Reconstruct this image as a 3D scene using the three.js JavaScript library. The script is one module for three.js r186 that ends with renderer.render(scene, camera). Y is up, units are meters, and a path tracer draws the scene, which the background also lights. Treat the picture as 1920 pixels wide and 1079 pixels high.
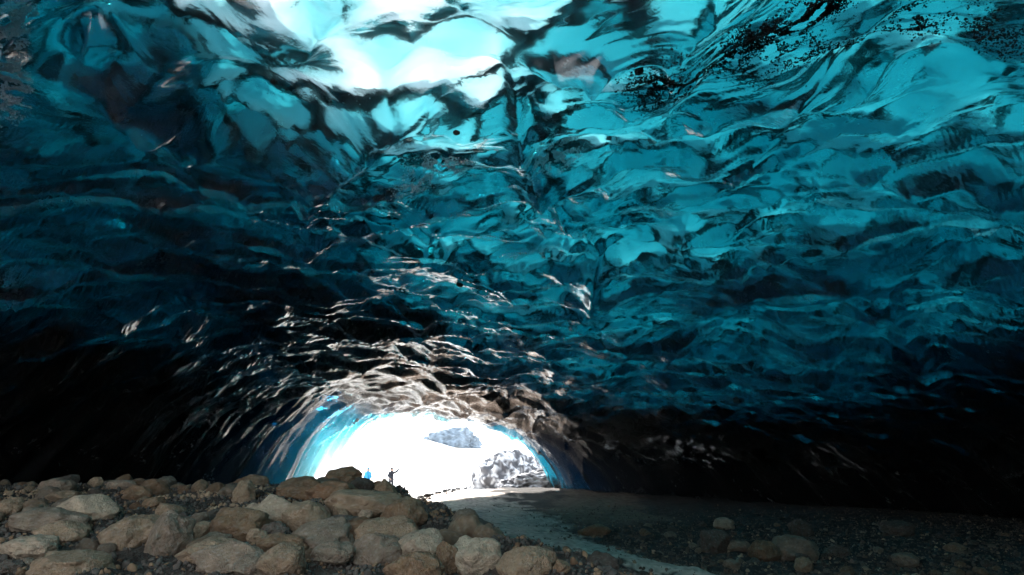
import * as THREE from 'three';
import { createNoise2D, createNoise3D } from 'simplex-noise';
import { mergeVertices, mergeGeometries } from 'three/addons/utils/BufferGeometryUtils.js';
import { MarchingCubes } from 'three/addons/objects/MarchingCubes.js';

// ------------------------------------------------------------------ camera, sky, sun, exposure
const scene = new THREE.Scene();
const PITCH = 18.2 * Math.PI / 180, EYE = 1.6;
const camera = new THREE.PerspectiveCamera(53.7, 1024 / 575, 0.05, 4000);
camera.position.set(0, EYE, 0);
camera.lookAt(0, EYE + Math.tan(PITCH), -1);
scene.add(camera);
const renderer = new THREE.WebGLRenderer({ antialias: true });
renderer.toneMapping = THREE.LinearToneMapping;
renderer.toneMappingExposure = 4;
renderer.shadowMap.enabled = true;
{ // a thin bright overcast: pale at the horizon, a little bluer overhead
  const W = 64, H = 32, d = new Float32Array(W * H * 4);
  for (let j = 0; j < H; j++) for (let i = 0; i < W; i++) {
    const k = Math.max(0, Math.sin(((j + .5) / H - .5) * Math.PI)), o = (j * W + i) * 4;
    d[o] = .84 - .26 * k; d[o + 1] = .88 - .2 * k; d[o + 2] = .92 - .12 * k; d[o + 3] = 1;
  }
  const t = new THREE.DataTexture(d, W, H, THREE.RGBAFormat, THREE.FloatType);
  t.mapping = THREE.EquirectangularReflectionMapping; t.magFilter = THREE.LinearFilter; t.needsUpdate = true;
  scene.background = t; scene.environment = t;
}
const sun = new THREE.DirectionalLight(0xfff7ee, 4.6);
sun.position.set(-34, 48, -92); sun.castShadow = true; sun.shadow.radius = 3;
sun.shadow.mapSize.set(2048, 2048);
Object.assign(sun.shadow.camera, { left: -60, right: 60, top: 90, bottom: -60, near: 1, far: 260 });
sun.target.position.set(0, 0, -20);
scene.add(sun, sun.target);

// ------------------------------------------------------------------ helpers
function rng(s) { return () => { s = (s + 0x6d2b79f5) | 0; let t = Math.imul(s ^ (s >>> 15), 1 | s); t = (t + Math.imul(t ^ (t >>> 7), 61 | t)) ^ t; return ((t ^ (t >>> 14)) >>> 0) / 4294967296; }; }
const n2 = createNoise2D(rng(11)), n2b = createNoise2D(rng(23)), n3 = createNoise3D(rng(37));
const ss = (a, b, x) => { x = Math.min(1, Math.max(0, (x - a) / (b - a))); return x * x * (3 - 2 * x); };
const mix = (a, b, t) => a + (b - a) * t, sq = (x) => x * x;
const hash = (i, j, k) => { let h = Math.imul(i, 374761393) + Math.imul(j, 668265263) + Math.imul(k, 1274126177); h = Math.imul(h ^ (h >>> 13), 1274126177); return ((h ^ (h >>> 16)) >>> 0) / 4294967296; };
const taken = {};
function numbered(name) { const n = taken[name] = (taken[name] ?? -1) + 1; return n ? name + '_' + String(n).padStart(3, '0') : name; }
function tag(o, label, category, group) { o.userData.label = label; o.userData.category = category; if (group) o.userData.group = group; return o; }
function put(name, geometry, material, parent = scene) {
  const m = new THREE.Mesh(geometry, material); m.name = parent === scene ? numbered(name) : name;
  m.castShadow = m.receiveShadow = true; parent.add(m); return m;
}
function kind(o, k, label) { o.userData.kind = k; if (label) o.userData.label = label; return o; }
const dirOf = (px, py) => { // direction of sight for a point of the 1920 x 1079 photograph, to survey distances with
  const dx = (px - 960) / 1066, dy = (539.5 - py) / 1066;
  return [dx, dy * Math.cos(PITCH) + Math.sin(PITCH), -(Math.cos(PITCH) - dy * Math.sin(PITCH))];
};
function segDist(x, z, pts) { // distance to a polyline and how far along (0..1)
  let best = 1e9, along = 0;
  for (let i = 0; i < pts.length - 1; i++) {
    const [ax, az] = pts[i], [bx, bz] = pts[i + 1], ex = bx - ax, ez = bz - az;
    const t = Math.min(1, Math.max(0, ((x - ax) * ex + (z - az) * ez) / (ex * ex + ez * ez)));
    const d = Math.hypot(x - ax - t * ex, z - az - t * ez);
    if (d < best) { best = d; along = (i + t) / (pts.length - 1); }
  }
  return [best, along];
}
function sheet(xsOf, zs, nu, yOf, up, zOf = (x, z) => z) { // a height field; rows at zs, columns xsOf(u, z)
  const p = new Float32Array((nu + 1) * zs.length * 3), ix = new Uint32Array(nu * (zs.length - 1) * 6); let k = 0, q = 0;
  for (const z of zs) for (let i = 0; i <= nu; i++) { const x = xsOf(i / nu * 2 - 1, z), w = zOf(x, z); p[k++] = x; p[k++] = yOf(x, w); p[k++] = w; }
  const C = nu + 1;
  for (let j = 0; j < zs.length - 1; j++) for (let i = 0; i < nu; i++) {
    const a = j * C + i, b = a + 1, c = a + C, d = c + 1;
    for (const v of up ? [a, b, c, b, d, c] : [a, c, b, b, c, d]) ix[q++] = v;
  }
  return { p, ix };
}
function geo(p, ix) { const g = new THREE.BufferGeometry(); g.setAttribute('position', new THREE.BufferAttribute(p instanceof Float32Array ? p : new Float32Array(p), 3)); g.setIndex(new THREE.BufferAttribute(ix instanceof Uint32Array ? ix : new Uint32Array(ix), 1)); g.computeVertexNormals(); return g; }
function paint(g, colorOf) {
  const p = g.attributes.position, n = g.attributes.normal, c = new Float32Array(p.count * 3);
  for (let i = 0; i < p.count; i++) { const v = colorOf(p.getX(i), p.getY(i), p.getZ(i), n.getY(i)); c[i * 3] = v[0]; c[i * 3 + 1] = v[1]; c[i * 3 + 2] = v[2]; }
  g.setAttribute('color', new THREE.BufferAttribute(c, 3)); return g;
}
function planarUV(g, s = 1) { const p = g.attributes.position, uv = new Float32Array(p.count * 2); for (let i = 0; i < p.count; i++) { uv[i * 2] = (p.getX(i) + .53 * p.getY(i)) * s; uv[i * 2 + 1] = (p.getZ(i) + .61 * p.getY(i)) * s; } g.setAttribute('uv', new THREE.BufferAttribute(uv, 2)); return g; }
function noiseTexture(size, seed, octaves, sharp = 1) { // tileable grey noise
  const a = createNoise3D(rng(seed)), d = new Uint8Array(size * size * 4);
  for (let j = 0; j < size; j++) for (let i = 0; i < size; i++) {
    let v = 0, w = 0; const x = i / size, y = j / size;
    for (const [f, k] of octaves) { // blend of four shifted samples makes the edges meet
      const s = (u, t) => a(u * f, t * f, f), n = (s(x, y) * (1 - x) * (1 - y) + s(x - 1, y) * x * (1 - y) + s(x, y - 1) * (1 - x) * y + s(x - 1, y - 1) * x * y);
      v += n * k; w += k;
    }
    const o = (j * size + i) * 4, g = Math.round(255 * Math.min(1, Math.max(0, .5 + .5 * sharp * v / w))); d[o] = d[o + 1] = d[o + 2] = g; d[o + 3] = 255;
  }
  const t = new THREE.DataTexture(d, size, size); t.wrapS = t.wrapT = THREE.RepeatWrapping; t.magFilter = THREE.LinearFilter; t.needsUpdate = true; return t;
}

// ------------------------------------------------------------------ the ice: vault, scallops, thickness
const X0 = -31, X1 = 31, ZB = 3, ZF = -49;
function scal(u, v, k) { // round hollows that meet at sharp crests
  const i0 = Math.floor(u), j0 = Math.floor(v); let m = 9, o = 9;
  for (let j = j0 - 1; j <= j0 + 1; j++) for (let i = i0 - 1; i <= i0 + 1; i++) {
    const dx = i + .5 + .8 * (hash(i, j, k) - .5) - u; let dy = j + .5 + .8 * (hash(i, j, k + 7) - .5) - v; dy *= dy > 0 ? .8 : 1.3; // steeper on one side, as running water carves them
    const d = dx * dx + dy * dy + .3 * hash(i, j, k + 3) - .12;
    if (d < m) { o = m; m = d; } else if (d < o) o = d;
  }
  const w = .05, h = Math.max(0, w - (o - m)) / w; return m - h * h * w * .25;
}
const softabs = (x) => Math.sqrt(x * x + 4) - 2;
const roofAt = (px, py, h = 4.55) => { const [a, b, c] = dirOf(px, py), t = h / b; return [a * t, c * t]; };
const line = (...pts) => pts.map(([a, b]) => roofAt(a, b));
// lips and seams that hang below the scallops: [polyline, depth, half width]
const LIPS = [
  [line([948, 60], [956, 170], [985, 290], [1022, 392], [1122, 478], [1100, 560], [1062, 610]), .17, .12],
  [line([955, 112], [1040, 96], [1108, 80], [1128, 125]), .34, .16],
  [line([780, 0], [885, 66]), .12, .06],
  [line([150, 120], [135, 180]), .25, .2],
  [line([180, 210], [290, 260], [362, 335]), .38, .3],
  [line([230, 250], [330, 262], [372, 345]), .2, .2],
  [line([360, 372], [420, 368], [490, 396]), .32, .18],
  [line([560, 400], [600, 352], [632, 356]), .34, .2],
  [line([1270, 330], [1460, 300], [1570, 240], [1800, 215]), .26, .22],
  [line([1370, 372], [1540, 330], [1680, 275]), .34, .26],
  [line([1660, 320], [1780, 282], [1919, 300]), .36, .26],
  [line([1560, 500], [1650, 520], [1720, 600]), .4, .35],
  [line([1420, 450], [1560, 465], [1730, 505]), .3, .3],
  [line([1290, 235], [1420, 195], [1700, 190]), .2, .2],
  [line([640, 465], [760, 455], [815, 472]), .24, .16],
  [line([430, 480], [560, 490], [640, 470]), .3, .22],
];
const SILT = [...line([330, 372], [430, 350], [520, 326])];
// hollows scooped higher than the rest: [x, z, rx, rz, depth]
const HOLLOWS = [[[1840, 395], 1.1, .9, .7], [[1690, 548], 1.6, 1.6, .6], [[150, 150], .6, .45, .5], [[90, 90], .6, .4, .4], [[1700, 125], 1, .35, .45], [[240, 60], .9, .8, .5], [[480, 250], 1.1, .9, .5], [[430, 25], .35, .3, .5]].map(([p, a, b, d]) => [...roofAt(...p), a, b, d]);
function vault(x0, z) {
  const x = x0 + .34 * n2(z * .8, 3) + .2 * n2(z * 2.1, 8); // fluted walls
  const xc = -6, wr = 9.6 + 15.5 * ss(-48, -27, z), wl = 5.5 + 5.1 * ss(-42, -25, z);
  const u = x > xc ? (x - xc) / wr : (xc - x) / wl, y = 6.3 - .1 * ss(-5, -20, z) - .4 * ss(-28, -40, z);
  if (u >= 1) return -1.4 - Math.min(1.5, (u - 1) * 20);
  const zb = 2.8 + 14 * ss(3, -.5, x), f = 1 - ss(zb - 5, zb, z); // the cave closes behind the camera, but for an opening at the left
  return -1.4 + (y + 1.4) * Math.pow(1 - Math.pow(u, 2.7), .55) * f;
}
const low = (x, z) => .32 * n2(x * .13 + 5, z * .13) + .15 * n2(x * .31, z * .31 + 9);
function roof(x, z) {
  const zz = z - .55 * softabs(x + 1);
  const wx = .45 * n2(x * .35, zz * .35 + 40) + .16 * n2(x * .9, zz * .9), wz = .35 * n2b(x * .35 + 20, zz * .35) + .13 * n2b(x, zz * 1.1);
  const busy = .55 + .45 * n2b(x * .12 + 3, z * .12), calm = ss(-1.5, -4, x) * ss(-10, -8, z); // broad smooth lobes at the left, near the camera
  let h = -(.52 + .24 * busy) * (1 - .45 * calm) * scal((x + wx) / (1.75 + calm), (zz + wz) / (1.12 + .6 * calm), 1);
  const thin = 1 - .28 * ss(1.7, .5, Math.hypot((x + 1.7) / 2.4, (z + 4.9) / 1.9)); h *= thin; // gently rippled where the ice is thinnest
  h -= thin * (.08 + .13 * busy) * (1 - .85 * calm) * scal((x + wx * 1.5) / .8, (zz + wz * 1.6) / .5, 2);
  h += (1 - .7 * calm) * (.02 * n2(x * 1.1 + wx, zz * 6 + wz * 6) + .009 * n2b(x * 2.4, zz * 15 + wz * 9));
  if (z > -22 && z < -2) {
    for (const [pts, a, w] of LIPS) { const [d, t] = segDist(x + wx * .15, z + wz * .15, pts); if (d < w * 3) h -= a * Math.exp(-Math.pow(d / w, 1.6)) * Math.min(1, 5 * t + .15, 5 * (1 - t) + .15); }
    for (const [hx, hz, rx, rz, a] of HOLLOWS) { const d = sq((x - hx) / rx) + sq((z - hz) / rz); if (d < 4) h += a * Math.exp(-d * d * .9); }
  }
  return vault(x, z) + low(x, z) + h + .25;
}
function thickness(x, z) {
  const d = Math.hypot((x + 1.7) / 2.4, (z + 4.9) / 1.9);
  let t = .21 + .72 * ss(.2, 2.2, d) + .3 * ss(-8, -15, z) + .5 * ss(-15, -27, z) * ss(4, -6, x) + 1.4 * ss(-30, -42, z) + .25 * ss(2, 9, x) + .85 * ss(-2.4, -4.8, x) + .5 * ss(-6, -12, x + (z + 8) * .25) + .3 * ss(12, 19, x) - .75 * Math.exp(-sq((x + 5.6) / 1.1) - sq((z + 4.3) / 1)) - .4 * Math.exp(-sq((x + .9) / .7) - sq((z + 8.1) / .5)) - .35 * Math.exp(-sq((x - .6) / .5) - sq((z + 7.7) / .4));
  t *= 1 + .34 * n2(x * .5, z * 1.1 + 70) + .2 * n2b(x * 1.3, z * 2.6);
  return Math.max(.1, t + (.22 + .25 * ss(-10, -20, z)) * n2(x * .75 + 3, z * .75) + .07 * n2b(x * 2.1, z * 2.1));
}
const glacierTop0 = (x, z) => 6.2 - .8 * Math.min(2, Math.max(0, 6.2 - vault(x, z))) * ss(3, -2, z) + low(x, z) + .2 + thickness(x, z);
const glacierTop = (x, z) => Math.max(glacierTop0(x, z), z < -1 && z > -14 ? roof(x, z) + .08 : -9);

const slant = (x, z) => z > -26 ? z : -26 + (z + 26) * (23 - 12 * ss(-3, -13, x)) / 23; // the mouth lies nearer at the left
function rowsOf(from, to, near, grow) { const r = []; let z = from; while (z > to) { r.push(z); z -= z > -2.2 ? near : Math.max(4, Math.abs(z)) * grow; } r.push(to); return r; }
const iceRows = rowsOf(ZB, ZF, .14, .0058), NU = 860;
const fan = (u, z) => { const w = Math.min(27, Math.max(7, -z * 1.05)), a = Math.abs(u); return Math.sign(u) * (a < .88 ? a / .88 * w : w + (a - .88) / .12 * (X1 - w)); };
{
  const under = sheet(fan, iceRows, NU, roof, false, slant);
  const topRows = []; for (let i = 0; i <= 310; i++) topRows.push(ZB + (ZF - ZB) * i / 310);
  const upper = sheet((u) => u * X1, topRows, 310, glacierTop, true, slant);
  const p = [...under.p], ix = [...under.ix], push = (x, y, z) => { p.push(x, y, z); return p.length / 3 - 1; };
  const o = p.length / 3; for (const v of upper.p) p.push(v); for (const i of upper.ix) ix.push(i + o);
  const side = (pts, flip) => { // walls of the block between its two faces
    for (let i = 0; i < pts.length - 1; i++) {
      const [ax, az] = pts[i], [bx, bz] = pts[i + 1], a = push(ax, roof(ax, az), az), b = push(bx, roof(bx, bz), bz), c = push(ax, glacierTop(ax, az), az), d = push(bx, glacierTop(bx, bz), bz);
      ix.push(...(flip ? [a, c, b, b, c, d] : [a, b, c, b, d, c]));
    }
  };
  const us = []; for (let i = 0; i <= NU; i++) us.push(i / NU * 2 - 1);
  side(us.map((u) => [fan(u, ZB), ZB]), false); side(us.map((u) => [fan(u, ZF), slant(fan(u, ZF), ZF)]), true);
  side(iceRows.map((z) => [X0, slant(X0, z)]), true); side(iceRows.map((z) => [X1, slant(X1, z)]), false);
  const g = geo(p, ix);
  // silt frozen into one band; at the left, warm reflections painted as brown streaks
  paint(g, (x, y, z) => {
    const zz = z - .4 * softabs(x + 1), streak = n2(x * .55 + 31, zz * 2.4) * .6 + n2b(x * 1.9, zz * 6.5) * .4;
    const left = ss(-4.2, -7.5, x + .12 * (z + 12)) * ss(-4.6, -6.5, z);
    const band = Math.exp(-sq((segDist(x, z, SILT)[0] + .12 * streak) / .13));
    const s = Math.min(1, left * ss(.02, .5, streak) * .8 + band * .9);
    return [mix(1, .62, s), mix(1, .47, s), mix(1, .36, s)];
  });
  planarUV(g, .35);
  const frostTex = noiseTexture(512, 15, [[3, 1], [7, .7], [19, .5], [60, .5]], 1.3);
  { const d = frostTex.image.data; for (let i = 0; i < d.length; i += 4) d[i] = d[i + 1] = d[i + 2] = 255 * (.62 + .38 * ss(.62, .95, d[i] / 255)); }
  const ice = new THREE.MeshPhysicalMaterial({
    name: 'glacier ice', color: new THREE.Color().setRGB(.9, .96, .97), vertexColors: true, roughness: .37, roughnessMap: frostTex, transmission: .985, thickness: 1, ior: 1.31,
    attenuationColor: new THREE.Color().setRGB(.215, .59, .64), attenuationDistance: .5, clearcoat: .6, clearcoatRoughness: .05,
    bumpMap: noiseTexture(512, 5, [[6, 1], [14, .7], [33, .5], [70, .3]]), bumpScale: .018,
  });
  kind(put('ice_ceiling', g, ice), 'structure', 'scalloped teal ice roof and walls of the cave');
}
{ // snow lying on the glacier, letting daylight through, and down its flanks
  const rows = []; for (let i = 0; i <= 300; i++) rows.push(ZB + (ZF - ZB) * i / 300);
  const s = sheet((u) => u * 36, rows, 340, (x, z) => Math.abs(x) <= X1 + .3 ? glacierTop(x, z) + .06 : mix(glacierTop(x, z) + .06, -2, ss(X1 + .3, X1 + 3, Math.abs(x))), true, slant);
  kind(put('glacier_snow', geo(s.p, s.ix), new THREE.MeshPhysicalMaterial({ name: 'snow', color: new THREE.Color().setRGB(.9, .91, .92), roughness: 1, transmission: .36 })), 'structure', 'snow lying on top of the glacier');
}

// ------------------------------------------------------------------ ground
const EDGE = (x, z) => (x - .33) * -.863 + (z + 5.6) * .505; // metres inside the right edge of the boulder mound
function mound(x, z) {
  const ramp = z > -4.3 ? .95 - .05 * ss(-4, 0, z) : mix(.95, 1.42, Math.min(1, (-z - 4.3) / 4.2));
  return ramp * ss(-1.1, .5, EDGE(x, z) + .25 * n2(x * .6, z * .6)) * (1 - .9 * ss(-9.2, -13, z));
}
const SAND = [[3.4, -9.6], [2, -12.2], [1.2, -15], [.2, -19], [-1.6, -27], [-3.5, -36], [-5, -47]];
const sandWidth = (t) => mix(.35, 1, ss(0, .3, t)) + 3.4 * ss(.3, .85, t);
function ground(x, z) {
  const m = mound(x, z);
  let y = .07 * n2(x * .25, z * .25) + .03 * n2b(x * .9, z * .9) + (.02 + .6 * ss(-8, 1, x)) * ss(-30, -47, z) - .25 * Math.exp(-sq((EDGE(x, z) + 1.6) / 1)) * ss(-19, -13, z);
  const [d, t] = segDist(x, z, SAND); y += .12 * ss(sandWidth(t) * 1.2, 0, d) - .05;
  return Math.max(y, m) + (m > y ? .05 * n2(x * 1.6, z * 1.6) : 0) + .012 * n2b(x * 4, z * 4);
}
function onGround(px, py) { // where the line of sight meets the ground
  const [a, b, c] = dirOf(px, py); let t = 2;
  while (t < 70 && EYE + b * t > ground(a * t, c * t)) t += .02;
  return [a * t, ground(a * t, c * t), c * t, t];
}
const grainTex = noiseTexture(512, 8, [[40, 1], [90, 1], [18, .4]], 1.5);
{
  const rows = rowsOf(7, -50, .16, .009);
  const s = sheet((u, z) => fan(u, z) * 1.16, rows, 520, ground, true), g = geo(s.p, s.ix);
  const wet = (x, z) => { const [d, t] = segDist(x, z, SAND), w = sandWidth(t); return ss(w, w * .55, d + .35 * w * n2(x * .7, z * .35) + .3 * n2b(x * 2.2, z * 1.3) + .22 * n2(x * 6, z * 3.5)) * (mound(x, z) > .25 ? 0 : 1); };
  paint(g, (x, y, z) => {
    const m = mound(x, z) > .25 ? 1 : 0, [d, t] = segDist(x, z, SAND), w = sandWidth(t), rag = .35 * w * n2(x * .7, z * .35) + .3 * n2b(x * 2.2, z * 1.3) + .22 * n2(x * 6, z * 3.5);
    const sand = ss(w, w * .55, d + rag) * (1 - m), olive = ss(3.2, 1.6, Math.abs(x - 3.8 + .15 * (z + 28)) + .8 * n2(x * .5, z * .2)) * ss(-19, -23, z) * (1 - m);
    const grit = .75 + .35 * n2b(x * 9, z * 9) + .2 * n2(x * 21, z * 21);
    let c = [.042, .037, .034];
    c = c.map((v, i) => mix(v, [.19, .145, .105][i], olive)); c = c.map((v, i) => mix(v, [.66, .5, .4][i], sand));
    if (m) c = [.07, .052, .04].map((v) => v * (.55 + .45 * ss(-.2, .6, n2(x * .9 + 7, z * .9))));
    return c.map((v) => v * grit);
  });
  planarUV(g, .8);
  { // the damp, trodden sand is glossier than the gravel
    const old = g.index.array, a = [], b = [], p = g.attributes.position, col = g.attributes.color;
    for (let i = 0; i < old.length; i += 3) { const v = old[i], x = p.getX(v), z = p.getZ(v); (wet(x, z) > .5 ? b : a).push(old[i], old[i + 1], old[i + 2]); }
    g.setIndex([...a.length < 1 ? [] : a].concat(b)); g.addGroup(0, a.length, 0); g.addGroup(a.length, b.length, 1);
  }
  kind(put('cave_floor', g, [new THREE.MeshStandardMaterial({ name: 'moraine', vertexColors: true, roughness: .95, bumpMap: grainTex, bumpScale: .02 }), new THREE.MeshStandardMaterial({ name: 'damp sand', vertexColors: true, roughness: .68, bumpMap: grainTex, bumpScale: .016 })]), 'structure', 'sand and gravel floor of the ice cave');
}
function outside(x, z) {
  let y = .1 + .45 * ss(-8, 1, x) * ss(-70, -50, z) + .12 * n2(x * .08, z * .08) + .04 * n2b(x * .5, z * .5);
  const s = ((x + 5.6) * -.99 + (z + 44) * .05) + .5 * n2(x * .3, z * .25); // left of the edge of the ramp
  y += Math.min(3.2, Math.max(0, s) * .22) * ss(-44, -54, z) + 7 * ss(6, 24, s) * ss(-47, -60, z);
  y += 5.5 * ss(-72, -96, z) * ss(16, -4, x) + 8 * ss(10, 40, x) * ss(-50, -70, z) + 14 * ss(-140, -400, z);
  return y;
}
{ // snow outside the mouth and all round, to the horizon; it dips beneath the cave
  const axis = (n, r) => { const a = []; for (let i = -n; i <= n; i++) { const t = i / n; a.push(t * 60 + Math.sign(t) * Math.pow(Math.abs(t), 5) * r); } return a; };
  const xs = axis(150, 1500), rows = axis(160, 1500).map((v) => v - 60).reverse(), inBlock = (x, z) => Math.abs(x) < 38 && z > -46.5 && z < 5.5;
  const s = sheet((u) => xs[Math.round((u + 1) * 150)], rows, 300, (x, z) => inBlock(x, z) ? -4 : outside(x, z), true);
  const g = paint(geo(s.p, s.ix), (x, y, z) => { // silty, cream coloured streaks run down the banks
    const a = ss(.05, .7, n2(x * .35 + z * .1, z * .09 + y * .5) + .4 * n2b(x * 1.4, y * 1.5)) * ss(-44, -50, z) * ss(-130, -100, z); return [mix(.84, .5, a), mix(.83, .41, a), mix(.82, .31, a)]; });
  kind(put('snow_field', g, new THREE.MeshStandardMaterial({ name: 'snow ground', vertexColors: true, roughness: .9 })), 'structure', 'bright snow outside the cave mouth');
}

// ------------------------------------------------------------------ stones
function stoneGeometry(seed, detail, sx, sy, sz, facets, rough) {
  const r = rng(seed * 7919 + 13), g0 = new THREE.IcosahedronGeometry(1, detail); g0.deleteAttribute('uv'); g0.deleteAttribute('normal');
  const g = mergeVertices(g0, 1e-4), p = g.attributes.position, ox = r() * 50, cuts = [];
  for (let i = 0; i < facets; i++) { const a = r() * 6.283, b = Math.acos(2 * r() - 1); cuts.push([Math.sin(b) * Math.cos(a), Math.cos(b), Math.sin(b) * Math.sin(a), .62 + .25 * r()]); }
  for (let i = 0; i < p.count; i++) {
    let x = p.getX(i), y = p.getY(i), z = p.getZ(i);
    let k = 1 + .16 * n3(x * .9 + ox, y * .9, z * .9) + .07 * n3(x * 2.1, y * 2.1 + ox, z * 2.1);
    for (const [a, b, c, d] of cuts) { const q = (a * x + b * y + c * z) * k; if (q > d) k *= 1 - .8 * (q - d) / q; } // worn flats
    k += rough * (.03 * n3(x * 5 + ox, y * 5, z * 5) + .014 * n3(x * 12, y * 12 + ox, z * 12) + .008 * n3(x * 27, y * 27, z * 27 + ox));
    p.setXYZ(i, x * k * sx, y * k * sy, z * k * sz);
  }
  g.computeVertexNormals(); return g;
}
function boxUV(g0, s) { // texture coordinates in metres, laid on each face from the side it points to
  const g = g0.toNonIndexed(), p = g.attributes.position, uv = new Float32Array(p.count * 2), a = new THREE.Vector3(), b = new THREE.Vector3(), c = new THREE.Vector3();
  for (let i = 0; i < p.count; i += 3) {
    a.fromBufferAttribute(p, i); b.fromBufferAttribute(p, i + 1).sub(a); c.fromBufferAttribute(p, i + 2).sub(a); b.cross(c);
    const n = [Math.abs(b.x), Math.abs(b.y), Math.abs(b.z)], k = n.indexOf(Math.max(...n));
    for (let j = i; j < i + 3; j++) { uv[j * 2] = (k === 0 ? p.getZ(j) : p.getX(j)) * s; uv[j * 2 + 1] = (k === 1 ? p.getZ(j) : p.getY(j)) * s; }
  }
  g.setAttribute('uv', new THREE.BufferAttribute(uv, 2)); return g;
}
function tint(g, rgb, seed, size) { // mineral speckle and blotches
  return boxUV(paint(g, (x, y, z) => {
    const s = 1 / size, b = 1 + .22 * n3(x * 2 * s + seed, y * 2 * s, z * 2 * s) + .16 * n3(x * 9 * s, y * 9 * s + seed, z * 9 * s), f = n3(x * 30 * s, y * 30 * s, z * 30 * s + seed);
    return rgb.map((v, i) => Math.max(.01, v * b + (f > .55 ? .05 : f < -.6 ? -.03 : 0) + (i === 0 ? .012 : 0) * n3(x * 3 * s, z * 3 * s, seed)));
  }), 1.4 / Math.max(1, size * 1.2));
}
const stoneMat = new THREE.MeshStandardMaterial({ name: 'stone', vertexColors: true, roughness: .85, bumpMap: noiseTexture(512, 21, [[9, 1], [24, .8], [60, .8], [120, .6]], 1.4), bumpScale: .022 });
const TONE = Object.fromEntries(Object.entries({ tan: [.36, .275, .19], pale: [.5, .42, .32], grey: [.29, .24, .185], brown: [.27, .185, .115], red: [.3, .185, .11], dark: [.14, .12, .1] }).map(([k, [r, g, b]]) => [k, [r * .66, g * .6, b * .55]]));
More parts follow.
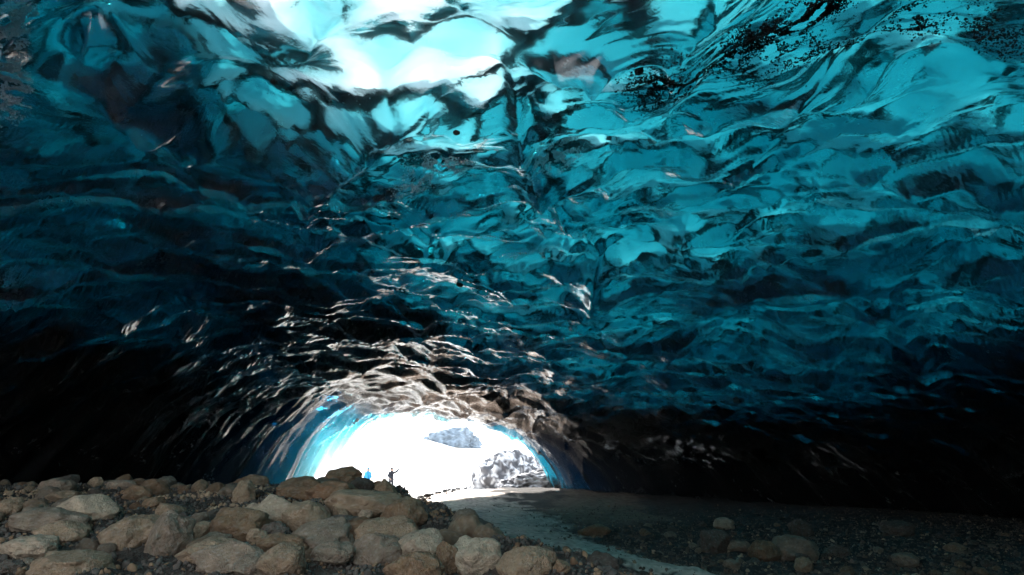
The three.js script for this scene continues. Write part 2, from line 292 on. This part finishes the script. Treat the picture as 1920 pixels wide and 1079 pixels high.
// photograph x, y of the middle, width, height, tone, facets, label
const BOULDERS = [
  [152, 955, 84, 50, 'pale', 3, 'large pale tan triangular boulder at the left of the mound, beside a gravelly patch'],
  [235, 1003, 88, 60, 'tan', 2, 'rounded tan boulder with a pale chip on its face, in front of the gravel patch'],
  [302, 1006, 66, 70, 'grey', 1, 'upright rounded grey boulder pressed against the right of the chipped tan boulder'],
  [70, 978, 112, 40, 'grey', 3, 'long flat grey slab lying below the pale triangular boulder at far left'],
  [105, 1002, 76, 40, 'tan', 4, 'blocky tan boulder just under the long flat grey slab'],
  [42, 1032, 84, 38, 'pale', 4, 'pale wedge of rock at the left picture edge under the blocky tan boulder'],
  [112, 1066, 124, 48, 'tan', 2, 'broad tan boulder cut off by the bottom edge at the lower left'],
  [362, 1000, 42, 34, 'tan', 2, 'small tan stone between the upright grey boulder and a long thin stone'],
  [400, 1012, 46, 18, 'grey', 1, 'thin grey stone lying flat in a dark gap left of centre'],
  [382, 1036, 90, 42, 'tan', 2, 'low pinkish tan boulder below the thin flat grey stone'],
  [440, 986, 88, 58, 'brown', 3, 'mottled brown sloping boulder left of the palest pointed stone'],
  [451, 926, 38, 42, 'tan', 1, 'egg-shaped tan stone standing upright on the crest of the mound'],
  [310, 960, 42, 30, 'tan', 2, 'small tan stone at the right end of the gravel patch'],
  [100, 914, 46, 26, 'grey', 1, 'rounded grey stone on the skyline of the mound at far left'],
  [108, 934, 44, 22, 'tan', 3, 'flat tan stone under the grey skyline stone at far left'],
  [175, 906, 22, 18, 'tan', 1, 'small round tan stone alone on the mound skyline'],
  [222, 911, 42, 16, 'grey', 1, 'low flat grey stone on the mound skyline beside the small round one'],
  [8, 954, 40, 32, 'tan', 2, 'tan stone touching the left picture edge above the flat grey slab'],
  [250, 928, 42, 28, 'brown', 3, 'brown stone embedded in the gravel patch near the skyline'],
  [282, 944, 28, 22, 'brown', 2, 'small brown stone at the foot of the gravel patch'],
  [425, 1052, 104, 54, 'grey', 4, 'rough grey boulder low in the picture, under the pinkish tan boulder'],
  [470, 1066, 66, 44, 'grey', 3, 'white flecked grey boulder at the bottom edge, left of centre'],
  [62, 960, 28, 22, 'tan', 2, 'small pointed tan stone on the left end of the flat grey slab'],
  [42, 1060, 28, 22, 'grey', 2, 'small grey stone above the left end of the broad bottom boulder'],
  [14, 1066, 40, 24, 'dark', 1, 'dark flat stone in the lower left corner'],
  [578, 892, 60, 30, 'brown', 3, 'flat topped brown boulder on the skyline, left of the angular boulder'],
  [638, 893, 56, 36, 'brown', 5, 'angular brown boulder, the highest point of the mound skyline'],
  [618, 920, 72, 40, 'red', 2, 'reddish brown boulder under the angular skyline boulder'],
  [556, 918, 70, 42, 'brown', 4, 'knobbly brown boulder left of the reddish one'],
  [682, 940, 112, 60, 'tan', 3, 'largest tan boulder, sloping up to a point below the two people'],
  [722, 918, 34, 42, 'brown', 4, 'brown knob of rock at the right end of the largest tan boulder'],
  [722, 940, 24, 22, 'pale', 2, 'small pale stone resting on the right shoulder of the largest boulder'],
  [752, 966, 64, 58, 'brown', 4, 'brown boulder sloping down into the dark gully at the mound edge'],
  [513, 959, 66, 46, 'pale', 3, 'palest boulder of all, pointed like a small tent, in the middle of the mound'],
  [474, 962, 38, 26, 'pale', 2, 'pale stone leaning on the left of the palest pointed boulder'],
  [562, 976, 76, 50, 'tan', 3, 'smooth tan boulder at the right foot of the palest pointed boulder'],
  [477, 1010, 30, 26, 'tan', 2, 'small tan stone at the lower tip of the mottled brown boulder'],
  [510, 996, 40, 26, 'dark', 2, 'dark stone under the palest pointed boulder'],
  [520, 1022, 76, 32, 'brown', 1, 'low brown stone lying in shade, left of the large rounded boulder'],
  [585, 957, 24, 18, 'tan', 1, 'small round tan stone above the smooth tan boulder'],
  [612, 962, 28, 20, 'grey', 1, 'small flat grey stone beside the round tan one'],
  [600, 1012, 92, 64, 'grey', 1, 'large smoothly rounded grey boulder in the lower middle of the mound'],
  [620, 1042, 62, 38, 'grey', 2, 'grey stone tucked under the large smoothly rounded boulder'],
  [721, 1004, 94, 56, 'tan', 1, 'large domed tan boulder below the largest boulder, near the gully'],
  [705, 1038, 78, 58, 'grey', 4, 'ridged grey boulder leaning in front of the domed tan boulder'],
  [785, 1026, 70, 54, 'pale', 3, 'pale grey squarish boulder right of the domed tan boulder'],
  [775, 1068, 86, 50, 'brown', 1, 'broad brown boulder at the bottom edge under the pale squarish one'],
  [836, 1050, 36, 56, 'brown', 3, 'narrow upright brown stone between two pale boulders'],
  [525, 1056, 78, 52, 'tan', 3, 'tan boulder with a dark cleft at the bottom edge, left of centre'],
  [642, 986, 60, 30, 'dark', 3, 'dark broken stone under the small pebbles of the largest boulder'],
  [640, 968, 22, 18, 'tan', 1, 'first of the three pebbles at the foot of the largest boulder'],
  [656, 962, 20, 16, 'grey', 1, 'middle one of the three pebbles at the foot of the largest boulder'],
  [682, 963, 24, 18, 'pale', 1, 'palest of the three pebbles at the foot of the largest boulder'],
  [737, 1042, 26, 36, 'tan', 2, 'small tan stone wedged right of the ridged grey boulder'],
  [890, 1048, 82, 60, 'pale', 2, 'pale many-sided boulder at the right end of the mound'],
  [987, 1064, 92, 54, 'tan', 2, 'broad tan boulder, the last at the right, cut off by the bottom edge'],
  [765, 976, 28, 34, 'brown', 2, 'small brown stone on the lip of the gully'],
  [1055, 1064, 24, 20, 'brown', 2, 'small brown stone alone right of the last tan boulder'],
  [1118, 997, 48, 22, 'brown', 4, 'low brown clod on the sandy strip'],
  [1361, 984, 30, 20, 'pale', 2, 'pale stone standing out in the dark gravel at right'],
  [1346, 1018, 44, 42, 'dark', 1, 'dark boulder below the pale stone in the gravel'],
  [1440, 1038, 44, 38, 'brown', 2, 'dark boulder with a rusty brown face in the gravel at right'],
  [1496, 1033, 70, 40, 'grey', 1, 'largest boulder of the dark gravel field, smooth and grey'],
  [1513, 1063, 26, 24, 'tan', 1, 'small tan stone in front of the largest boulder of the gravel field'],
  [1690, 992, 46, 28, 'dark', 2, 'dark rounded boulder near the black ice wall at right'],
  [1388, 1026, 38, 18, 'grey', 1, 'flat grey stone between two dark boulders of the gravel field'],
  [1706, 1052, 32, 26, 'grey', 2, 'grey stone low down in the darkest part of the gravel field'],
  [1575, 1037, 38, 20, 'dark', 1, 'flat dark stone right of the largest gravel field boulder'],
  [1507, 992, 32, 32, 'dark', 2, 'upright dark stone behind the largest gravel field boulder'],
  [1376, 1060, 26, 18, 'grey', 1, 'small grey stone at the bottom of the gravel field, left part'],
  [1796, 1029, 26, 16, 'tan', 2, 'small tan stone at the far right of the gravel field'],
];
const scaled = (c, k) => c.map((v) => v * k), R0 = rng(99), footprints = [];
BOULDERS.forEach(([px, py, w, h, tone, facets, label], i) => {
  const [x, y, z, t] = onGround(px, Math.min(py + h * .42, 1110)), m = t * 1.06 / 1066, sx = w * m * .6, sy = h * m * (px > 570 && py < 950 ? .5 : .6), sz = (sx + sy) * .5 * (.85 + .4 * R0());
  const g = tint(stoneGeometry(i + 1, 13, sx, sy, sz, facets + 1, 1), scaled(TONE[tone], .86 + .28 * R0()), i * 3.1, Math.max(sx, sz));
  const o = put(sx > .2 ? 'boulder' : 'stone', g, stoneMat); tag(o, label, sx > .2 ? 'boulder' : 'stone');
  o.position.set(x, y + sy * .5, z - sz * .35); o.rotation.set(.12 * (R0() - .5), .5 * (R0() - .5), .14 * (R0() - .5));
  footprints.push([x, z - sz * .35, sx, sz]);
});
// cobbles filling the gaps of the mound, and cobbles of the gravel field
function cobbles(n, seed, where, rOf, tones, name, label, group) {
  const r = rng(seed), kinds = []; for (let i = 0; i < 10; i++) kinds.push(tint(stoneGeometry(200 + seed + i, 7, 1, .62 + .2 * r(), .8 + .2 * r(), 2 + i % 3, 1), TONE[tones[i % tones.length]], i * 5.3, 1));
  for (let k = 0, tries = 0; k < n && tries < n * 40; tries++) {
    const [x, z] = where(r), s = rOf(r, x, z);
    if (footprints.some(([fx, fz, a, b]) => sq((x - fx) / (a * .8 + s * .6)) + sq((z - fz) / (b * .8 + s * .6)) < 1)) continue;
    footprints.push([x, z, s * .9, s * .9]); k++;
    const o = put(name, kinds[Math.floor(r() * kinds.length)], stoneMat); tag(o, label, 'stone', group);
    o.scale.setScalar(s); o.position.set(x, ground(x, z) + s * .25, z); o.rotation.set(.5 * (r() - .5), r() * 6.28, .5 * (r() - .5));
  }
}
const seen = (x, z) => Math.abs(x / z) < .97;
cobbles(95, 41, (r) => { for (;;) { const z = -4.4 - 5.2 * r(), x = -9 + 10 * r(); if (EDGE(x, z) > 0 && seen(x, z)) return [x, z]; } }, (r) => .07 + .15 * r() * r(), ['tan', 'brown', 'grey', 'tan', 'red', 'dark'], 'cobble', 'small rounded cobble filling a gap between the boulders of the left mound', 'cobbles wedged between the boulders');
cobbles(110, 57, (r) => { for (;;) { const z = -9.5 - 14 * r() * r(), x = 1 + 20 * r(); if (seen(x, z) && segDist(x, z, SAND)[0] > 1) return [x, z]; } }, (r) => .06 + .13 * r() * r(), ['dark', 'grey', 'dark', 'brown'], 'cobble', 'small dark cobble scattered in the shaded gravel field at right', 'cobbles of the dark gravel field');

function scatter(name, label, n, seed, material, g, spot) { // spot(r) -> [x, y, z, size, rgb] or null
  const r = rng(seed), o = new THREE.InstancedMesh(g, material, n), M = new THREE.Matrix4(), q = new THREE.Quaternion(), e = new THREE.Euler(), c = new THREE.Color(); let k = 0;
  for (let tries = 0; k < n && tries < n * 30; tries++) {
    const s = spot(r); if (!s) continue;
    M.compose(new THREE.Vector3(s[0], s[1], s[2]), q.setFromEuler(e.set(r() * 6, r() * 6, r() * 6)), new THREE.Vector3(s[3] * (.7 + .6 * r()), s[3] * (.6 + .5 * r()), s[3] * (.7 + .6 * r())));
    o.setMatrixAt(k, M); o.setColorAt(k, c.setRGB(...s[4])); k++;
  }
  o.count = k; o.name = name; o.castShadow = o.receiveShadow = true; scene.add(o); return kind(o, 'stuff', label);
}
const pebble = stoneGeometry(500, 2, 1, .75, .9, 3, 1), pebbleMat = new THREE.MeshStandardMaterial({ name: 'gravel', roughness: .9 });
const vary = (c, r) => { const k = .6 + .8 * r(); return c.map((v) => v * k); };
scatter('mound_gravel', 'brown gravel between the boulders of the mound', 24000, 61, pebbleMat, pebble, (r) => {
  const z = -4 - 8 * r(), x = -10 + 12.5 * r(), e = EDGE(x, z); if (e < -2 || !seen(x, z)) return null;
  const patch = ss(.1, .5, n2(x * .5 + 2, z * .7)) * ss(-5.5, -7.5, z) * ss(-.5, .5, e); // tan gravel lies in patches near the crest, darker grit elsewhere
  const s = (.008 + .035 * r() * r() * r() + .01 * r()) * (e < 0 ? 1.6 : 1); return [x, ground(x, z) + s * .3, z, s, vary(r() < patch * .8 ? TONE.tan : r() < .25 ? TONE.brown : [.07, .06, .05], r)];
});
scatter('floor_gravel', 'dark gravel on the cave floor', 26000, 63, pebbleMat, pebble, (r) => {
  const z = -8 - 26 * r() * r(), x = -3 + 26 * r(); if (EDGE(x, z) > 0 || !seen(x, z)) return null;
  const [d, t] = segDist(x, z, SAND); if (d < sandWidth(t) * (.3 + .75 * r()) && r() > .06) return null;
  const s = .01 + .06 * r() * r() * r(); return [x, ground(x, z) + s * .3, z, s, vary(r() < .12 ? TONE.tan : TONE.dark, r)];
});

// ------------------------------------------------------------------ things in and on the ice
const gritMat = new THREE.MeshStandardMaterial({ name: 'volcanic grit', roughness: .9 });
const GRIT = [[1225, 145, 55, 40, 1], [1290, 110, 40, 25, .7], [1400, 95, 80, 55, 1], [1450, 60, 70, 30, 1], [1540, 20, 50, 22, .8], [1360, 120, 40, 30, .6], [1600, 85, 90, 25, .25], [1720, 62, 40, 40, .5], [1850, 50, 60, 30, .35], [1250, 90, 60, 50, .25], [1480, 110, 60, 16, .3]];
scatter('black_grit', 'black volcanic grit frozen into the ice ceiling', 15000, 71, gritMat, new THREE.IcosahedronGeometry(1, 0), (r) => {
  const [px, py, a, b, w] = GRIT[Math.floor(r() * GRIT.length)]; if (r() > w) return null;
  const g = () => (r() + r() + r() - 1.5) * 1.1, [x, z] = roofAt(px + a * g(), py + b * g()); if (z > -3) return null;
  if (n2(x * 3, z * 3) + .6 * n2b(x * 8, z * 8) < -.25) return null;
  return [x, roof(x, z) + .004 - .012 * r(), z, .005 + .012 * r() * r(), vary([.02, .019, .018], r)];
});
const frostMat = new THREE.MeshPhysicalMaterial({ name: 'hoar frost', color: 0xffffff, roughness: .95, transmission: .7 });
scatter('hoar_frost', 'white frost crystals grown on the ice ceiling', 14000, 73, frostMat, new THREE.CircleGeometry(1, 5), (r) => {
  const F = [[5, 190, 38, 70, 1], [5, 95, 40, 40, .5], [60, 30, 90, 40, .18], [840, 325, 75, 18, .9], [1035, 300, 50, 20, .7], [1060, 275, 30, 14, .2], [780, 345, 40, 10, .2]];
  const [px, py, a, b, w] = F[Math.floor(r() * F.length)]; if (r() > w) return null;
  const g = () => (r() + r() - 1) * 1.25, [x, z] = roofAt(px + a * g(), py + b * g()); if (z > -3) return null;
  if (n2(x * 4 + 9, z * 4) + .5 * n2b(x * 11, z * 11) < 0) return null;
  return [x, roof(x, z) - .004, z, .007 + .017 * r() * r(), vary([.85, .87, .9], () => .3 + .3 * r())];
});
[[500, 235, .05, 'in the bright ice, left of the middle'], [856, 245, .045, 'below the brightest ice near the middle'], [1195, 90, .05, 'left of the black grit patches'], [343, 35, .04, 'near the top edge, left of the bright ice'], [340, 84, .035, 'below another pebble in the dark ice at upper left'], [325, 326, .05, 'at the tip of the big left lobe'], [862, 543, .09, 'in a hollow in the centre of the ceiling']].forEach(([px, py, s, where], i) => {
  const [x, z] = roofAt(px, py), o = put('embedded_pebble', tint(stoneGeometry(600 + i, 5, s, s * .7, s * 1.2, 3, 1), [.03, .028, .026], i, s), stoneMat);
  o.position.set(x, roof(x, z) - s * .2, z); tag(o, 'black pebble in the ceiling ' + where, 'pebble');
});

// ------------------------------------------------------------------ outside the mouth
const snowMat = new THREE.MeshStandardMaterial({ name: 'dirty snow', vertexColors: true, roughness: .9 });
function lump(name, label, category, x, z, rx, ry, rz, colorOf, seed, n = 22) {
  const g = stoneGeometry(seed, n, rx, ry, rz, 2, 2.2); paint(g, colorOf);
  const o = put(name, g, snowMat); o.position.set(x, outside(x, z) - ry * .2, z); return tag(o, label, category);
}
const dirty = (k) => (x, y, z) => { const s = ss(k - .25, k + .25, n3(x * .9, y * 1.4, z * .9) * .6 + n3(x * 2.6, y * 2.6, z * 2.6) * .5); return [mix(.1, .78, s), mix(.1, .78, s), mix(.11, .8, s)]; };
lump('debris_mound', 'dark grit covered snow mound at the right of the cave mouth', 'mound', .1, -56, 4.3, 4.2, 3.4, dirty(.12), 301);
lump('debris_mound', 'low streaked bank of dirty snow below the grit covered mound', 'mound', 2.2, -50.5, 3.4, 1.7, 2, dirty(.05), 302);
const slate = (x, y, z) => { const v = .8 + .35 * n3(x * 1.2, y * .3, z) + .2 * n3(x * 4, y * 2, z * 4); return [.2 * v, .25 * v, .3 * v]; };
lump('rock_cliff', 'blue grey cliff in shade seen through the cave mouth', 'cliff', -9.6, -97, 4.6, 2.6, 3, slate, 311, 18).position.y = 6.3;
lump('rock_crag', 'small grey crag left of the shaded cliff beyond the snow', 'crag', -17.4, -92, 1.7, .8, 1.4, slate, 312, 12).position.y = 6.6;
{ // tongue of snow reaching in through the left of the mouth
  const edge = (z) => -5.6 + .4 * n2(z * .25, 4) - .05 * (z + 30) * ss(-46, -30, z), rows = []; for (let i = 0; i <= 120; i++) rows.push(-27.5 - 21 * i / 120);
  const s = sheet((u, z) => mix(-17, edge(z), (u + 1) / 2), rows, 90, (x, z) => ground(x, z) + .02 + .35 * ss(edge(z) + .02, edge(z) - 1.6, x) * ss(-27.5, -31, z + .6 * n2(x * .5, 2)) + .06 * n2(x * .7, z * .7) - .06, true);
  kind(put('snow_tongue', geo(s.p, s.ix), new THREE.MeshStandardMaterial({ name: 'trodden snow', color: new THREE.Color().setRGB(.82, .8, .77), roughness: .9 })), 'structure', 'snow tongue reaching into the cave mouth at the left');
}
{ // stones along the edge of the ramp
  const r = rng(83), kinds = [0, 1, 2, 3].map((i) => tint(stoneGeometry(320 + i, 4, 1, .7, .9, 3, 1), [.05, .05, .052], i, 1));
  for (let k = 0; k < 46; k++) {
    const t = r(), x = -5.7 + (r() - .5) * 1.5 + .9 * t, z = mix(-30, -62, t) + (r() - .5) * 1.5, s = (.06 + .14 * r() * r()) * (1 + t), o = put('ramp_stone', kinds[k % 4], stoneMat);
    o.scale.setScalar(s); o.position.set(x, (z > -46.4 ? ground(x, z) : outside(x, z)) + s * .3, z); o.rotation.y = r() * 6;
    tag(o, 'small dark stone lying along the edge of the sunlit snow ramp', 'stone', 'stones along the ramp edge');
  }
}

// ------------------------------------------------------------------ people outside, and a forked pillar of clear ice
const cap = (p, a, b, ra, rb) => { // distance to a tapered limb
  const ex = b[0] - a[0], ey = b[1] - a[1], ez = b[2] - a[2], t = Math.min(1, Math.max(0, ((p[0] - a[0]) * ex + (p[1] - a[1]) * ey + (p[2] - a[2]) * ez) / (ex * ex + ey * ey + ez * ez + 1e-9)));
  return Math.hypot(p[0] - a[0] - ex * t, p[1] - a[1] - ey * t, p[2] - a[2] - ez * t) - mix(ra, rb, t);
};
function skin(bones, c, half, res, blend) { // one continuous surface round the bones
  const mc = new MarchingCubes(res, new THREE.MeshBasicMaterial(), false, false, 60000), h = res / 2; mc.isolation = 0;
  for (let k = 0; k < res; k++) for (let j = 0; j < res; j++) for (let i = 0; i < res; i++) {
    const p = [c[0] + (i - h) / h * half, c[1] + (j - h) / h * half, c[2] + (k - h) / h * half]; let d = 9;
    for (const b of bones) { const e = cap(p, ...b), q = Math.max(0, blend - Math.abs(d - e)) / blend; d = Math.min(d, e) - q * q * blend * .25; }
    mc.field[i + j * res + k * res * res] = -d;
  }
  mc.update();
  const a = mc.positionArray.slice(0, mc.count * 3); for (let i = 0; i < a.length; i++) a[i] = a[i] * half + c[i % 3];
  const g = new THREE.BufferGeometry(); g.setAttribute('position', new THREE.BufferAttribute(a, 3));
  const m = mergeVertices(g, 1e-4); m.computeVertexNormals(); return m;
}
const cloth = (r, g, b) => new THREE.MeshStandardMaterial({ name: 'cloth', color: new THREE.Color().setRGB(r, g, b), roughness: .9 });
const skinMat = new THREE.MeshStandardMaterial({ name: 'skin', color: new THREE.Color().setRGB(.5, .33, .25), roughness: .6 }), bootMat = cloth(.03, .028, .027);
function person(label, x, y, z, turn, J, colors) {
  const o = new THREE.Group(); o.name = numbered('person'); o.position.set(x, y, z); o.rotation.y = turn; scene.add(o); tag(o, label, 'person');
  const neck = [0, 1.47, 0], head = [0, 1.62, .02], hip = [0, .93, 0], torso = [[hip, [0, 1.18, 0], .14, .15], [[0, 1.18, 0], [0, 1.38, 0], .15, .16], [[-.17, 1.4, 0], [.17, 1.4, 0], .07, .07], [[-.1, .92, 0], [.1, .92, 0], .12, .12]];
  const legs = [], arms = [], feet = [], hands = [];
  for (const s of [-1, 1]) {
    const k = J.knee(s), f = J.foot(s), e = J.elbow(s), w = J.wrist(s), sh = [.2 * s, 1.4, 0], out = w.map((v, i) => v - e[i]), L = Math.hypot(...out), u = out.map((v) => v / L);
    legs.push([[.1 * s, .92, 0], k, .1, .065], [k, f, .065, .045]); arms.push([sh, e, .06, .045], [e, w, .045, .03]);
    feet.push([[f[0], .05, f[2] - .05], [f[0], .045, f[2] + .17], .055, .04]);
    const side = Math.abs(u[1]) > .8 ? [0, 0, 1] : [0, 1, 0], at = (a, b) => w.map((v, i) => v + u[i] * a + side[i] * b), bones = [[w, at(.08, 0), .026, .03]];
    [-.03, -.01, .01, .03].forEach((b, n) => { const l = [.155, .175, .18, .165][n]; bones.push([at(.08, b), at(l - .05, b), .0095, .009], [at(l - .05, b), [...at(l, b * .9)].map((v, i) => v + (i === 2 ? .02 : 0)), .009, .008]); });
    bones.push([at(.03, .025), at(.09, .065), .012, .009]); hands.push(skin(bones, at(.08, 0), .15, 60, .012));
  }
  const face = [[neck, head, .055, .07], [[0, 1.6, .01], [0, 1.69, -.01], .08, .085], [[0, 1.56, .05], [0, 1.57, .06], .045, .04], [[0, 1.635, .085], [0, 1.605, .105], .012, .016], [[-.085, 1.62, 0], [-.09, 1.64, -.01], .016, .018], [[.085, 1.62, 0], [.09, 1.64, -.01], .016, .018]];
  put('body', mergeGeometries([skin([...torso.map(([a, b, c, d]) => [a, b, c - .02, d - .02]), ...legs.map(([a, b, c, d]) => [a, b, c - .012, d - .012]), ...arms.map(([a, b, c, d]) => [a, b, c - .012, d - .008]), ...face], [0, .92, 0], 1.06, 110, .05), ...hands]), skinMat, o);
  put('jacket', skin([...torso, ...arms.map(([a, b, c, d]) => [a, b.map((v, i) => mix(a[i], v, .97)), c + .02, d + .018]), [[0, 1.42, 0], [0, 1.49, 0], .09, .085]], [0, 1.25, 0], .95, 84, .06), cloth(...colors[0]), o);
  put('trousers', skin([...legs.map(([a, b, c, d]) => [a, b, c + .01, d + .016]), [[-.09, .93, 0], [.09, .93, 0], .125, .125]], [0, .5, 0], .62, 76, .05), cloth(...colors[1]), o);
  feet.forEach((f) => put('boot', skin([f, [[f[0][0], .06, f[0][2] + .03], [f[0][0], .2, f[0][2] + .05], .058, .058]], [f[0][0], .1, f[0][2] + .05], .24, 40, .03), bootMat, o));
  put('woollen_hat', skin([[[0, 1.69, -.015], [0, 1.71, -.015], .1, .09]], [0, 1.7, 0], .18, 40, .02), cloth(...colors[2]), o);
}
const standY = (x, z) => ground(x, z) + .3;
person('person in dark clothes with one arm raised, standing on the bright snow', -9.3, standY(-9.3, -46.2), -46.2, .9,
  { knee: (s) => [.12 * s, .48, .06 * s], foot: (s) => [.15 * s, .08, .1 * s], elbow: (s) => s > 0 ? [.42, 1.5, .1] : [-.36, 1.2, .05], wrist: (s) => s > 0 ? [.5, 1.68, .22] : [-.33, 1.02, .2] }, [[.03, .035, .05], [.04, .045, .06], [.03, .03, .035]]);
person('person in a light blue jacket seen behind the boulders at the cave mouth', -10.85, standY(-10.85, -45), -45, -.4,
  { knee: (s) => [.1 * s, .48, .04], foot: (s) => [.11 * s, .08, 0], elbow: (s) => [.27 * s, 1.14, -.02], wrist: (s) => [.24 * s, .93, .12] }, [[.04, .33, .62], [.03, .03, .035], [.05, .3, .5]]);
{
  const [x, z] = roofAt(450, 45), top = roof(x, z), bones = [[[-.13, .3, 0], [-.02, -.14, .02], .06, .04], [[.15, .3, .02], [.03, -.16, .02], .07, .045], [[-.02, -.14, .02], [.03, -.18, .02], .045, .05], [[.03, .26, -.06], [.02, -.1, 0], .035, .03]];
  const o = put('icicle', skin(bones, [0, 0, 0], .45, 64, .05), new THREE.MeshPhysicalMaterial({ name: 'clear ice', color: 0xffffff, roughness: .08, transmission: 1, thickness: .1, ior: 1.31 }));
  o.position.set(x, top - .12, z); tag(o, 'forked icicle of clear ice hanging from the ceiling at the upper left', 'icicle');
}
renderer.render(scene, camera);
